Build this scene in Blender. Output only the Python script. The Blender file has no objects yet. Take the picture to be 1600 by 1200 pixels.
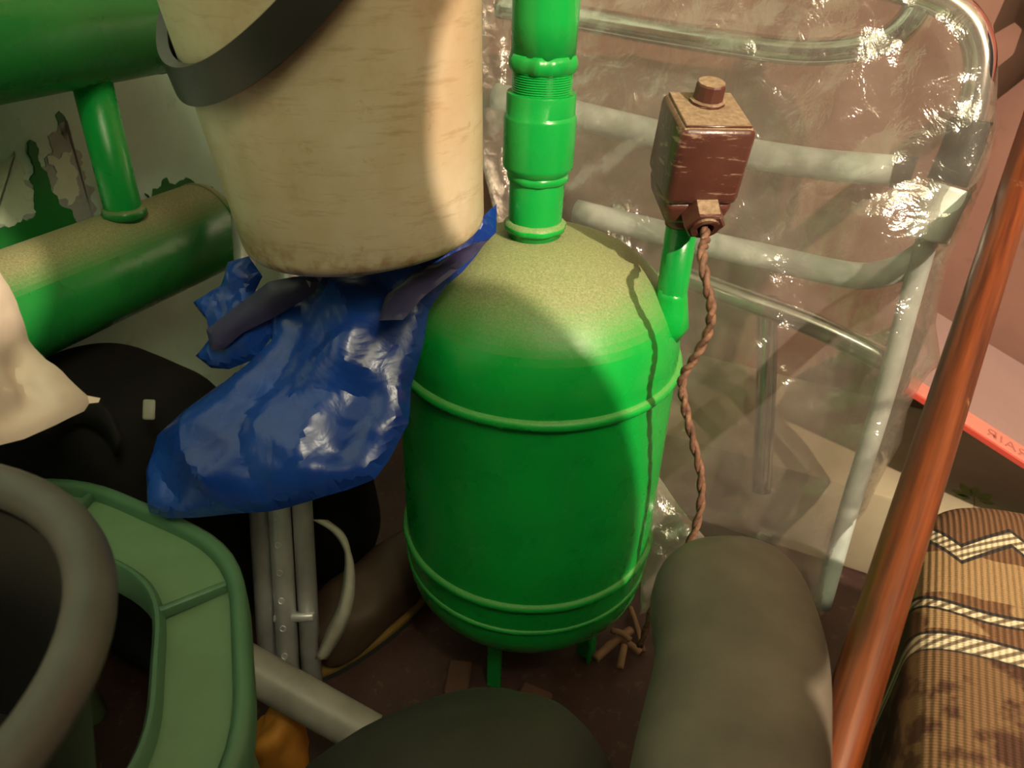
import bpy, bmesh, math, random
import numpy as np
from mathutils import Vector, Matrix, noise
from mathutils.geometry import delaunay_2d_cdt

random.seed(7)
scene = bpy.context.scene
COL = scene.collection
R = math.radians

# ---------------------------------------------------------------- camera
H = 0.85                                   # eye height above the floor
PITCH, ROLL = R(32.0), R(2.0)
FPX = 1200.0
CAM = Vector((0, 0, H))
_F = Vector((0, math.cos(PITCH), -math.sin(PITCH)))
_U = Vector((0, math.sin(PITCH), math.cos(PITCH)))
_R = Vector((1, 0, 0))
RR = _R * math.cos(ROLL) + _U * math.sin(ROLL)
UU = _U * math.cos(ROLL) - _R * math.sin(ROLL)
cd = bpy.data.cameras.new('camera')
cd.sensor_width = 36.0
cd.lens = 27.0
cd.clip_start = 0.01
cd.dof.use_dof = True
cd.dof.focus_distance = 0.74
cd.dof.aperture_fstop = 7.5
cam = bpy.data.objects.new('camera', cd)
M = Matrix((RR, UU, -_F)).transposed().to_4x4()
M.translation = CAM
cam.matrix_world = M
COL.objects.link(cam)
scene.camera = cam

# ---------------------------------------------------------------- world, lamps, exposure
w = bpy.data.worlds.new('world'); scene.world = w
w.use_nodes = True
w.node_tree.nodes['Background'].inputs[0].default_value = (1.0, 0.86, 0.70, 1)
w.node_tree.nodes['Background'].inputs[1].default_value = 0.03

def lamp(name, loc, power, radius, col):
    l = bpy.data.lights.new(name, 'POINT')
    l.energy = power; l.shadow_soft_size = radius; l.color = col
    o = bpy.data.objects.new(name, l); o.location = loc; COL.objects.link(o)
    return o
KEY = Vector((1.15, -1.15, 2.05))
lamp('wall_lamp', KEY, 430.0, 0.014, (1.0, 0.77, 0.56))
lamp('ceiling_lamp', (0.40, -0.62, 2.30), 22.0, 0.07, (1.0, 0.86, 0.66))

vs = scene.view_settings
scene.display_settings.display_device = 'sRGB'
vs.view_transform = 'Standard'; vs.look = 'None'
vs.exposure = 0.0; vs.gamma = 1.0; vs.use_curve_mapping = False

# ---------------------------------------------------------------- places
TH = R(25.0)                               # the room is turned against the view
UD = Vector((math.sin(TH), math.cos(TH), 0))      # along the left wall, away
VD = Vector((math.cos(TH), -math.sin(TH), 0))     # along the back wall, to the right
Z = Vector((0, 0, 1))
def UV(u, v, z=0.0): return UD * u + VD * v + Z * z
def ray(px, py): return _F + RR * ((px - 800) / FPX) + UU * ((600 - py) / FPX)
def at(px, py, d): return CAM + ray(px, py) * d
def on_plane(px, py, p0, n):
    r = ray(px, py)
    return CAM + r * ((p0 - CAM).dot(n) / r.dot(n))
def on_z(px, py, z): return on_plane(px, py, Vector((0, 0, z)), Z)
def on_u(px, py, u): return on_plane(px, py, UD * u, UD)
def on_v(px, py, v): return on_plane(px, py, VD * v, VD)

# ---------------------------------------------------------------- materials
MATS = {}
class NT:
    def __init__(s, name):
        s.m = bpy.data.materials.new(name); s.m.use_nodes = True
        s.t = s.m.node_tree; s.n = s.t.nodes; s.l = s.t.links
        s.b = s.n['Principled BSDF']; s.out = s.n['Material Output']
        MATS[name] = s.m
        s.tc = s.n.new('ShaderNodeTexCoord')
    def set(s, node, inp, val):
        i = node.inputs[inp]
        if isinstance(val, bpy.types.NodeSocket): s.l.new(val, i)
        elif isinstance(val, (tuple, list)) and len(val) == 3 and i.type == 'RGBA': i.default_value = (*val, 1)
        else: i.default_value = val
    def coords(s, scale=(1, 1, 1), rot=(0, 0, 0), loc=(0, 0, 0), src='Object'):
        mp = s.n.new('ShaderNodeMapping')
        s.l.new(s.tc.outputs[src], mp.inputs[0])
        mp.inputs['Scale'].default_value = scale; mp.inputs['Rotation'].default_value = rot
        mp.inputs['Location'].default_value = loc
        return mp.outputs[0]
    def noise(s, scale, detail=4, rough=.55, vec=None, dist=0.0, out='Fac'):
        k = s.n.new('ShaderNodeTexNoise')
        s.l.new(vec if vec is not None else s.coords(), k.inputs['Vector'])
        k.inputs['Scale'].default_value = scale; k.inputs['Detail'].default_value = detail
        k.inputs['Roughness'].default_value = rough; k.inputs['Distortion'].default_value = dist
        return k.outputs[out]
    def voro(s, scale, vec=None, feature='F1'):
        k = s.n.new('ShaderNodeTexVoronoi'); k.feature = feature
        s.l.new(vec if vec is not None else s.coords(), k.inputs['Vector'])
        k.inputs['Scale'].default_value = scale
        return k.outputs['Distance']
    def wave(s, scale, vec, axis='X', dist=0.0, prof='SIN'):
        k = s.n.new('ShaderNodeTexWave'); k.bands_direction = axis; k.wave_profile = prof
        s.l.new(vec, k.inputs['Vector']); k.inputs['Scale'].default_value = scale
        k.inputs['Distortion'].default_value = dist; k.inputs['Detail'].default_value = 2
        return k.outputs['Fac']
    def ramp(s, fac, stops, interp='LINEAR'):
        k = s.n.new('ShaderNodeValToRGB'); k.color_ramp.interpolation = interp
        e = k.color_ramp.elements
        while len(e) < len(stops): e.new(0.5)
        for i, (p, c) in enumerate(stops):
            e[i].position = p
            e[i].color = (c, c, c, 1) if isinstance(c, (int, float)) else (*c, 1)
        s.l.new(fac, k.inputs[0])
        return k.outputs[0]
    def step(s, fac, a, b): return s.ramp(fac, [(a, 0.0), (b, 1.0)])
    def mix(s, fac, a, b):
        k = s.n.new('ShaderNodeMix'); k.data_type = 'RGBA'
        s.set(k, 0, fac); 
        for idx, v in ((6, a), (7, b)):
            i = k.inputs[idx]
            if isinstance(v, bpy.types.NodeSocket): s.l.new(v, i)
            else: i.default_value = (*v, 1)
        return k.outputs[2]
    def math(s, op, a, b=0.0, c=0.0):
        k = s.n.new('ShaderNodeMath'); k.operation = op
        s.set(k, 0, a); s.set(k, 1, b); s.set(k, 2, c)
        return k.outputs[0]
    def sep(s, vec):
        k = s.n.new('ShaderNodeSeparateXYZ'); s.l.new(vec, k.inputs[0]); return k.outputs
    def comb(s, x, y, z):
        k = s.n.new('ShaderNodeCombineXYZ'); s.set(k, 0, x); s.set(k, 1, y); s.set(k, 2, z); return k.outputs[0]
    def nz(s):
        g = s.n.new('ShaderNodeNewGeometry'); return s.sep(g.outputs['True Normal'])[2]
    def bump(s, h, strength=.3, dist=.002):
        k = s.n.new('ShaderNodeBump'); k.inputs['Strength'].default_value = strength
        k.inputs['Distance'].default_value = dist; s.l.new(h, k.inputs['Height'])
        s.l.new(k.outputs[0], s.b.inputs['Normal']); return k.outputs[0]
    def fin(s, col, rough=.5, metal=0.0, **kw):
        s.set(s.b, 'Base Color', col); s.set(s.b, 'Roughness', rough); s.set(s.b, 'Metallic', metal)
        for k, v in kw.items(): s.set(s.b, k.replace('_', ' '), v)
        return s.m

def simple(name, col, rough=.5, metal=0.0, var=.25, scale=20, bump=.15, bscale=90, bdist=.001, **kw):
    m = NT(name)
    n = m.noise(scale, 5)
    dark = tuple(c * (1 - var) for c in col); lite = tuple(min(1, c * (1 + var * .7)) for c in col)
    c = m.ramp(n, [(.3, dark), (.7, lite)])
    if bump: m.bump(m.noise(bscale, 4), bump, bdist)
    return m.fin(c, rough, metal, **kw)

def green_paint(name, dust=True, col=(0.004, 0.36, 0.045), wear=.1, lo=.42, hi=.86, amt=.80):
    m = NT(name)
    n = m.noise(6, 4)
    base = m.ramp(n, [(.3, tuple(c * .8 for c in col)), (.7, tuple(c * 1.12 for c in col))])
    chips = m.step(m.noise(34, 6, .7), .70, .73)
    base = m.mix(m.math('MULTIPLY', chips, wear * 4), base, (.03, .045, .02))
    rough = m.ramp(m.noise(25, 3), [(.3, .22), (.7, .36)])
    if dust:
        n2 = m.noise(9, 6, .65)
        f = m.math('ADD', m.nz(), m.math('MULTIPLY', m.math('SUBTRACT', n2, .5), .35))
        d = m.step(f, lo, hi)
        grit = m.noise(520, 3, .6)
        dc = m.ramp(grit, [(.3, (.20, .17, .085)), (.62, (.34, .29, .17)), (.8, (.48, .42, .28))])
        speck = m.step(m.noise(700, 1), .76, .80)
        dc = m.mix(m.math('MULTIPLY', speck, .7), dc, (.75, .68, .5))
        d2 = m.math('MULTIPLY', d, amt)
        base = m.mix(d2, base, dc)
        rough = m.math('ADD', rough, m.math('MULTIPLY', d, .34))
    h = m.math('ADD', m.noise(45, 4), m.math('MULTIPLY', m.noise(260, 2), .25))
    m.bump(h, .22, .0018)
    return m.fin(base, rough)
green_paint('green_tank_paint', True)
green_paint('green_ring_paint', True, amt=.28)
green_paint('green_pipe_paint', False, (0.006, .33, .05), .12)
green_paint('green_register_paint', True, (.012, .20, .035), .12, .55, .92)

def wall_mat(name, col, col2, sc=5):
    m = NT(name)
    a = m.noise(sc, 6, .6); b = m.noise(sc * 5, 5, .65)
    c = m.ramp(a, [(.3, col2), (.65, col)])
    c = m.mix(m.math('MULTIPLY', m.step(b, .6, .68), .35), c, tuple(x * .55 for x in col2))
    m.bump(m.math('ADD', b, m.math('MULTIPLY', m.noise(120, 3), .3)), .3, .002)
    return m.fin(c, .5)
wall_mat('pale_green_wall', (.46, .66, .54), (.34, .50, .42))
wall_mat('mauve_wall', (.27, .135, .105), (.20, .10, .08), 4)
wall_mat('grey_plaster', (.30, .34, .32), (.20, .23, .22), 14)
wall_mat('light_flake', (.48, .56, .44), (.36, .44, .34), 18)
simple('dark_green_chip', (.01, .13, .022), .45)

def floor_mat():
    m = NT('maroon_floor')
    a = m.noise(7, 6, .65); b = m.noise(60, 5, .7)
    c = m.ramp(a, [(.3, (.032, .012, .010)), (.6, (.058, .024, .018)), (.8, (.07, .043, .028))])
    c = m.mix(m.math('MULTIPLY', m.step(b, .58, .7), .6), c, (.13, .09, .055))
    m.bump(b, .4, .002)
    return m.fin(c, .6)
floor_mat()

def bucket_mat():
    m = NT('old_cream_enamel')
    st = m.coords((1, 1, 6.0))
    a = m.noise(7, 6, .7); b = m.noise(60, 4, .7, m.coords((.35, .35, 2.6), (0.12, 0.05, 0)))
    c = m.ramp(a, [(.28, (.36, .26, .14)), (.45, (.50, .42, .28)), (.7, (.58, .53, .40))])
    big = m.step(m.noise(4.5, 5, .65, m.coords(loc=(1.3, .2, .4))), .46, .62)
    c = m.mix(m.math('MULTIPLY', big, .38), c, (.38, .22, .11))
    c = m.mix(m.math('MULTIPLY', m.step(b, .54, .66), .38), c, (.30, .19, .09))
    sp = m.step(m.noise(34, 6, .75), .62, .70)
    c = m.mix(m.math('MULTIPLY', sp, .55), c, (.34, .17, .06))
    z = m.sep(m.coords())[2]
    edge = m.math('MULTIPLY', m.math('SUBTRACT', 1.0, m.step(m.math('ADD', z, m.math('MULTIPLY', m.noise(50, 4), .02)), .018, .042)), .85)
    c = m.mix(m.math('MULTIPLY', edge, m.step(m.noise(70, 4), .42, .62)), c, (.28, .15, .06))
    m.bump(m.noise(90, 4, .6, m.coords((.4, .4, 3))), .12, .001)
    return m.fin(c, .38)
bucket_mat()

def blue_mat():
    m = NT('blue_plastic')
    a = m.noise(9, 4)
    c = m.ramp(a, [(.3, (.005, .026, .18)), (.7, (.010, .062, .36))])
    d = m.step(m.noise(11, 6, .7, m.coords(loc=(3, 1, 2))), .60, .70)
    c = m.mix(m.math('MULTIPLY', d, .5), c, (.20, .13, .10))
    m.bump(m.math('ADD', m.noise(30, 4, .5, dist=1.2), m.math('MULTIPLY', m.noise(9, 3, dist=2), 1.4)), .30, .004)
    return m.fin(c, m.ramp(m.noise(20, 3), [(.3, .20), (.7, .34)]))
blue_mat()
simple('dark_violet_print', (.035, .032, .085), .4, bump=.3, bscale=25, bdist=.003)

def film_mat():
    m = NT('clear_film')
    h = m.math('ADD', m.math('ADD', m.noise(22, 3, .5, dist=2.2), m.math('MULTIPLY', m.voro(14, m.coords((1, 1, .55))), .9)), m.math('MULTIPLY', m.voro(380), .06))
    nb = m.bump(h, .55, .006)
    tr = m.n.new('ShaderNodeBsdfTransparent'); tr.inputs[0].default_value = (.96, .95, .93, 1)
    df = m.n.new('ShaderNodeBsdfDiffuse'); df.inputs[0].default_value = (.58, .53, .47, 1)
    tl = m.n.new('ShaderNodeBsdfTranslucent'); tl.inputs[0].default_value = (.58, .53, .47, 1)
    gl = m.n.new('ShaderNodeBsdfGlossy'); gl.inputs['Roughness'].default_value = .16
    gl.inputs[0].default_value = (1, .97, .93, 1)
    m.l.new(nb, gl.inputs['Normal'])
    fr = m.n.new('ShaderNodeFresnel'); fr.inputs[0].default_value = 1.45
    def mixs(f, a, b):
        k = m.n.new('ShaderNodeMixShader')
        if isinstance(f, float): k.inputs[0].default_value = f
        else: m.l.new(f, k.inputs[0])
        m.l.new(a, k.inputs[1]); m.l.new(b, k.inputs[2]); return k.outputs[0]
    haze = mixs(.5, df.outputs[0], tl.outputs[0])
    hz = m.ramp(m.noise(5, 3), [(.35, .16), (.7, .34)])
    body = mixs(hz, tr.outputs[0], haze)
    f2 = m.math('MINIMUM', m.math('ADD', m.math('MULTIPLY', fr.outputs[0], 1.6), .05), .55)
    m.l.new(mixs(f2, body, gl.outputs[0]), m.out.inputs[0])
    return m.m
film_mat()
simple('white_sack', (.62, .53, .44), .5, bump=.3, bscale=30, bdist=.003, var=.1)
simple('black_cloth', (.006, .0055, .005), .9, bump=.3, bscale=300, Specular_IOR_Level=.2)
simple('charcoal_cloth', (.010, .009, .008), .9, bump=.3, bscale=300, Specular_IOR_Level=.2)
simple('grey_tag', (.22, .22, .18), .6)
simple('black_plastic', (.016, .015, .012), .42)
simple('deep_black', (.006, .006, .006), .5)
simple('rim_plastic', (.05, .05, .042), .5)
simple('basin_green', (.12, .215, .105), .45, var=.2, scale=12)
simple('basin_green_edge', (.07, .165, .085), .4, var=.2, scale=12)
simple('aluminium', (.66, .66, .66), .38, .45, bump=.1, bscale=200)
simple('chrome', (.72, .72, .70), .16, 1.0, bump=.05)
simple('grey_enamel', (.50, .56, .53), .35, bump=.1)
simple('white_joint', (.62, .68, .64), .5)
simple('black_rubber', (.02, .026, .022), .6)
simple('grey_pipe', (.28, .27, .23), .45)
simple('orange_cloth', (.50, .20, .02), .7, bump=.5, bscale=60, bdist=.004)
simple('brown_leather', (.055, .032, .018), .6)
simple('yellow_welt', (.22, .13, .03), .6)
simple('off_white_lining', (.42, .40, .33), .8, bump=.5, bscale=120)
simple('cardboard', (.12, .07, .04), .8)
simple('stick_wood', (.26, .15, .08), .8, scale=40)
simple('dark_wood', (.10, .045, .025), .7, scale=30)
simple('pad_taupe', (.115, .10, .075), .62, bump=.3, bscale=350)
simple('pad_black', (.022, .023, .016), .6, bump=.3, bscale=350)
simple('needle_steel', (.7, .7, .7), .2, 1.0, bump=0)
simple('red_cloth', (.46, .12, .10), .8)
simple('leaf_print', (.20, .25, .07), .6)
simple('stem_print', (.30, .20, .10), .6)
simple('lamp_black', (.01, .01, .01), .3)

def brown_box_mat():
    m = NT('brown_box_paint')
    a = m.noise(18, 5)
    c = m.ramp(a, [(.3, (.062, .022, .016)), (.7, (.10, .036, .026))])
    dust = m.step(m.math('ADD', m.nz(), m.math('MULTIPLY', m.noise(30, 4), .2)), .72, .95)
    gr = m.ramp(m.noise(220, 2), [(.35, (.19, .13, .075)), (.7, (.32, .235, .145))])
    c = m.mix(m.math('MULTIPLY', dust, .92), c, gr)
    scr = m.step(m.noise(75, 5, .7, m.coords((.35, .35, 1.8))), .58, .64)
    c = m.mix(m.math('MULTIPLY', scr, .5), c, (.45, .30, .22))
    m.bump(m.noise(60, 4), .35, .002)
    return m.fin(c, m.math('ADD', .3, m.math('MULTIPLY', dust, .5)))
brown_box_mat()
def rust_mat():
    m = NT('braided_rusty_cable')
    c = m.ramp(m.noise(120, 4), [(.3, (.07, .035, .022)), (.6, (.20, .10, .06)), (.75, (.36, .20, .12))])
    m.bump(m.noise(200, 3), .6, .002)
    return m.fin(c, .7)
rust_mat()

def wood_mat():
    m = NT('varnished_wood')
    v = m.coords((26, 26, 1.1))
    a = m.noise(3.2, 5, .65, v)
    c = m.ramp(a, [(.34, (.030, .008, .003)), (.48, (.10, .024, .006)), (.62, (.165, .042, .011)), (.76, (.26, .072, .019))])
    wr = m.step(m.noise(6, 5, .7, m.coords((4, 4, 3))), .66, .74)
    c = m.mix(m.math('MULTIPLY', wr, .4), c, (.50, .27, .14))
    m.bump(a, .2, .001)
    return m.fin(c, .33)
wood_mat()

def tapestry():
    m = NT('brown_tapestry')
    g = m.sep(m.coords())              # x = along the bands, y = across them (far edge 0, towards the viewer negative)
    x, y = g[0], m.math('ADD', g[1], .052)
    nn = m.noise(14, 3)
    zig = m.math('PINGPONG', m.math('MULTIPLY', x, 1.0), .035)
    y2 = m.math('ADD', y, m.math('MULTIPLY', m.math('SUBTRACT', nn, .5), .022))
    rib = m.wave(75, m.coords(), 'X')
    weave = m.wave(140, m.coords(), 'Y')
    brown = m.mix(rib, (.085, .036, .013), (.17, .082, .034))
    vel = m.step(m.noise(20, 5, .6), .47, .53)
    velvet = m.mix(vel, (.055, .018, .006), m.mix(weave, (.13, .066, .024), (.18, .10, .045)))
    tan = m.mix(weave, (.25, .15, .065), (.31, .20, .095))
    cream = m.mix(m.step(m.wave(48, m.coords(rot=(0, 0, .9)), 'X'), .35, .5), (.16, .12, .07), (.60, .52, .36))
    black = (.02, .016, .014)
    def band(val, lo, hi):
        a = m.math('GREATER_THAN', val, lo); b = m.math('LESS_THAN', val, hi)
        return m.math('MULTIPLY', a, b)
    c = m.mix(m.math('GREATER_THAN', y, -.142), velvet, brown)
    tb = band(y2, -.098, -.050)
    c = m.mix(tb, c, tan)
    blob = m.math('MULTIPLY', band(y, -.136, -.098), m.step(m.noise(18, 2), .50, .53))
    c = m.mix(blob, c, tan)
    # straight braid
    c = m.mix(band(y, -.158, -.139), c, black)
    c = m.mix(band(y, -.156, -.142), c, cream)
    # wavy braid
    yb = m.math('ADD', y, m.math('MULTIPLY', m.math('SINE', m.math('MULTIPLY', x, 42)), .008))
    c = m.mix(band(yb, -.116, -.103), c, black)
    c = m.mix(band(yb, -.1135, -.1065), c, cream)
    # zigzag braid
    yz = m.math('SUBTRACT', m.math('ADD', y, m.math('MULTIPLY', x, .10)), m.math('MULTIPLY', zig, 1.1))
    c = m.mix(band(yz, -.092, -.066), c, black)
    c = m.mix(band(yz, -.087, -.071), c, cream)
    # far braid
    yf = m.math('ADD', y, m.math('MULTIPLY', x, .28))
    c = m.mix(band(yf, .012, .024), c, tan)
    m.bump(m.math('ADD', rib, m.math('MULTIPLY', weave, .7)), .5, .0015)
    return m.fin(c, .85)
tapestry()

def ledge_mat():
    m = NT('floral_oilcloth')
    a = m.noise(8, 5, .6)
    c = m.ramp(a, [(.3, (.31, .26, .18)), (.7, (.40, .35, .25))])
    s = m.step(m.noise(30, 6, .7), .64, .74)
    c = m.mix(m.math('MULTIPLY', s, .4), c, (.30, .22, .12))
    m.bump(m.noise(60, 4), .2, .001)
    return m.fin(c, .5)
ledge_mat()
def pink_mat(name, col):
    m = NT(name)
    a = m.noise(6, 4); b = m.noise(260, 2)
    c = m.ramp(m.math('ADD', m.math('MULTIPLY', a, .6), m.math('MULTIPLY', b, .4)), [(.35, tuple(x * .85 for x in col)), (.65, col)])
    m.bump(a, .2, .004)
    return m.fin(c, .45)
pink_mat('pink_board', (.29, .185, .175)); pink_mat('salmon_band', (.56, .20, .155)); pink_mat('red_edge', (.55, .07, .05)); pink_mat('pink_print', (.42, .13, .11))

# ---------------------------------------------------------------- builders
def mesh(name, verts, faces, smooth=True):
    me = bpy.data.meshes.new(name)
    me.from_pydata([tuple(v) for v in verts], [], faces)
    me.validate(); me.update()
    bm = bmesh.new(); bm.from_mesh(me); bmesh.ops.recalc_face_normals(bm, faces=bm.faces); bm.to_mesh(me); bm.free()
    if smooth:
        me.shade_smooth()
    return me
def tag(o, label=None, cat=None, group=None, kind=None):
    if label: o['label'] = label
    if cat: o['category'] = cat
    if group: o['group'] = group
    if kind: o['kind'] = kind
    return o
def root_of(o):
    while o.parent: o = o.parent
    return o
def obj(name, geo, mat, parent=None, smooth=True, sharp=None, origin=None, **tags):
    """geo: (verts, faces) in world coordinates."""
    v, f = geo
    if parent: org = root_of(parent).location.copy()
    elif origin is not None: org = Vector(origin)
    else:
        lo = min(p[2] for p in v); n = len(v)
        org = Vector((sum(p[0] for p in v) / n, sum(p[1] for p in v) / n, lo))
    me = mesh(name, [Vector(p) - org for p in v], f, smooth)
    if sharp is not None:
        me.set_sharp_from_angle(angle=R(sharp))
    me.materials.append(MATS[mat])
    o = bpy.data.objects.new(name, me); COL.objects.link(o)
    if parent: o.parent = parent
    else: o.location = org
    return tag(o, **tags)
def thing(name, loc, label, cat, group=None):
    e = bpy.data.objects.new(name, None); e.empty_display_size = .05
    e.location = loc; COL.objects.link(e)
    return tag(e, label, cat, group)
def struct(name, geo, mat, **k):
    o = obj(name, geo, mat, **k); o['kind'] = 'structure'; return o

def frame_of(d):
    d = Vector(d).normalized()
    a = Vector((0, 0, 1)) if abs(d.z) < .9 else Vector((1, 0, 0))
    x = d.cross(a).normalized(); y = d.cross(x).normalized()
    return x, y, d
def lathe(profile, base, axis=(0, 0, 1), segs=48, wob=0.0, seed=0, close_start=True, close_end=True):
    """profile: (r, h) along axis from base."""
    base = Vector(base); x, y, d = frame_of(axis)
    V, Fc = [], []
    for (r, h) in profile:
        for k in range(segs):
            a = 2 * math.pi * k / segs
            rr = r
            if wob:
                rr = r * (1 + wob * noise.noise(Vector((math.cos(a) * 3, math.sin(a) * 3, h * 60 + seed))))
            V.append(base + d * h + x * (rr * math.cos(a)) + y * (rr * math.sin(a)))
    n = len(profile)
    for i in range(n - 1):
        for k in range(segs):
            k2 = (k + 1) % segs
            Fc.append((i * segs + k, i * segs + k2, (i + 1) * segs + k2, (i + 1) * segs + k))
    if close_start and profile[0][0] > 1e-6: Fc.append(tuple(range(segs))[::-1])
    if close_end and profile[-1][0] > 1e-6: Fc.append(tuple(range((n - 1) * segs, n * segs)))
    return V, Fc
def spline(pts, n=8):
    pts = [Vector(p) for p in pts]; out = []
    P = [pts[0] * 2 - pts[1]] + pts + [pts[-1] * 2 - pts[-2]]
    for i in range(1, len(P) - 2):
        for k in range(n):
            t = k / n
            a, b, c, d = P[i - 1], P[i], P[i + 1], P[i + 2]
            out.append(.5 * ((2 * b) + (c - a) * t + (2 * a - 5 * b + 4 * c - d) * t * t + (3 * b - a - 3 * c + d) * t ** 3))
    out.append(pts[-1]); return out
def tube(pts, r, segs=16, sect=None, up=None, caps=True, twist=0.0):
    """sweep; r may be a number or a list; sect: list of (x, y) section points instead of a circle."""
    pts = [Vector(p) for p in pts]; V, Fc = [], []
    if sect is None: sect = [(math.cos(2 * math.pi * k / segs), math.sin(2 * math.pi * k / segs)) for k in range(segs)]; unit = True
    else: unit = False
    m = len(sect); px = None
    for i, p in enumerate(pts):
        t = (pts[min(i + 1, len(pts) - 1)] - pts[max(i - 1, 0)]).normalized()
        if up is not None: x = Vector(up) - t * Vector(up).dot(t); x.normalize()
        elif px is None: x = frame_of(t)[0]
        else: x = (px - t * px.dot(t)).normalized()
        px = x; y = t.cross(x)
        rr = (r[i] if isinstance(r, (list, tuple)) else r) if unit else 1.0
        a = twist * i
        xx = x * math.cos(a) + y * math.sin(a); yy = y * math.cos(a) - x * math.sin(a)
        for (sx, sy) in sect: V.append(p + xx * (sx * rr) + yy * (sy * rr))
    for i in range(len(pts) - 1):
        for k in range(m):
            k2 = (k + 1) % m
            Fc.append((i * m + k, i * m + k2, (i + 1) * m + k2, (i + 1) * m + k))
    if caps:
        Fc.append(tuple(range(m))[::-1]); Fc.append(tuple(range((len(pts) - 1) * m, len(pts) * m)))
    return V, Fc
def join(*gs):
    V, Fc = [], []
    for v, f in gs:
        o = len(V); V += list(v); Fc += [tuple(i + o for i in q) for q in f]
    return V, Fc
def from_bm(bm, mat4=None):
    if mat4 is not None: bmesh.ops.transform(bm, matrix=mat4, verts=bm.verts)
    bm.verts.index_update()
    g = ([v.co.copy() for v in bm.verts], [tuple(v.index for v in f.verts) for f in bm.faces]); bm.free(); return g
def basis(o, x, y, z):
    m = Matrix((Vector(x), Vector(y), Vector(z))).transposed().to_4x4(); m.translation = Vector(o); return m
def rbox(o, x, y, z, size, bev=.004, seg=2, taper=1.0, sub=0, amp=0.0, freq=20):
    """rounded box; o = centre of its bottom face, axes x, y, z, size (sx, sy, sz)."""
    bm = bmesh.new(); bmesh.ops.create_cube(bm, size=1.0)
    for v in bm.verts:
        k = taper if v.co.z < 0 else 1.0
        v.co = Vector((v.co.x * size[0] * k, v.co.y * size[1] * k, (v.co.z + .5) * size[2]))
    if bev: bmesh.ops.bevel(bm, geom=bm.edges[:], offset=bev, segments=seg, profile=.5, affect='EDGES')
    if sub:
        bmesh.ops.subdivide_edges(bm, edges=bm.edges[:], cuts=sub, use_grid_fill=True)
        bmesh.ops.triangulate(bm, faces=[f for f in bm.faces if len(f.verts) > 4])
        bm.normal_update()
        for v in bm.verts: v.co += v.normal * amp * noise.noise(v.co * freq)
    return from_bm(bm, basis(o, x, y, z))
def superbox(o, x, y, z, size, e=.35, nu=40, nv=24, amp=0.0, freq=8, seed=0):
    """soft rounded body (superellipsoid); o = centre."""
    def cp(a, p): c = math.cos(a); return math.copysign(abs(c) ** p, c)
    def sp(a, p): c = math.sin(a); return math.copysign(abs(c) ** p, c)
    V, Fc = [], []
    x, y, z, o = Vector(x), Vector(y), Vector(z), Vector(o)
    for j in range(nv + 1):
        b = -math.pi / 2 + math.pi * j / nv
        for i in range(nu):
            a = 2 * math.pi * i / nu
            p = Vector((size[0] / 2 * cp(b, e) * cp(a, e), size[1] / 2 * cp(b, e) * sp(a, e), size[2] / 2 * sp(b, e)))
            if amp: p *= 1 + amp * noise.noise(p * freq + Vector((seed, 0, 0)))
            V.append(o + x * p.x + y * p.y + z * p.z)
    for j in range(nv):
        for i in range(nu):
            i2 = (i + 1) % nu
            Fc.append((j * nu + i, j * nu + i2, (j + 1) * nu + i2, (j + 1) * nu + i))
    return V, Fc

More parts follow.
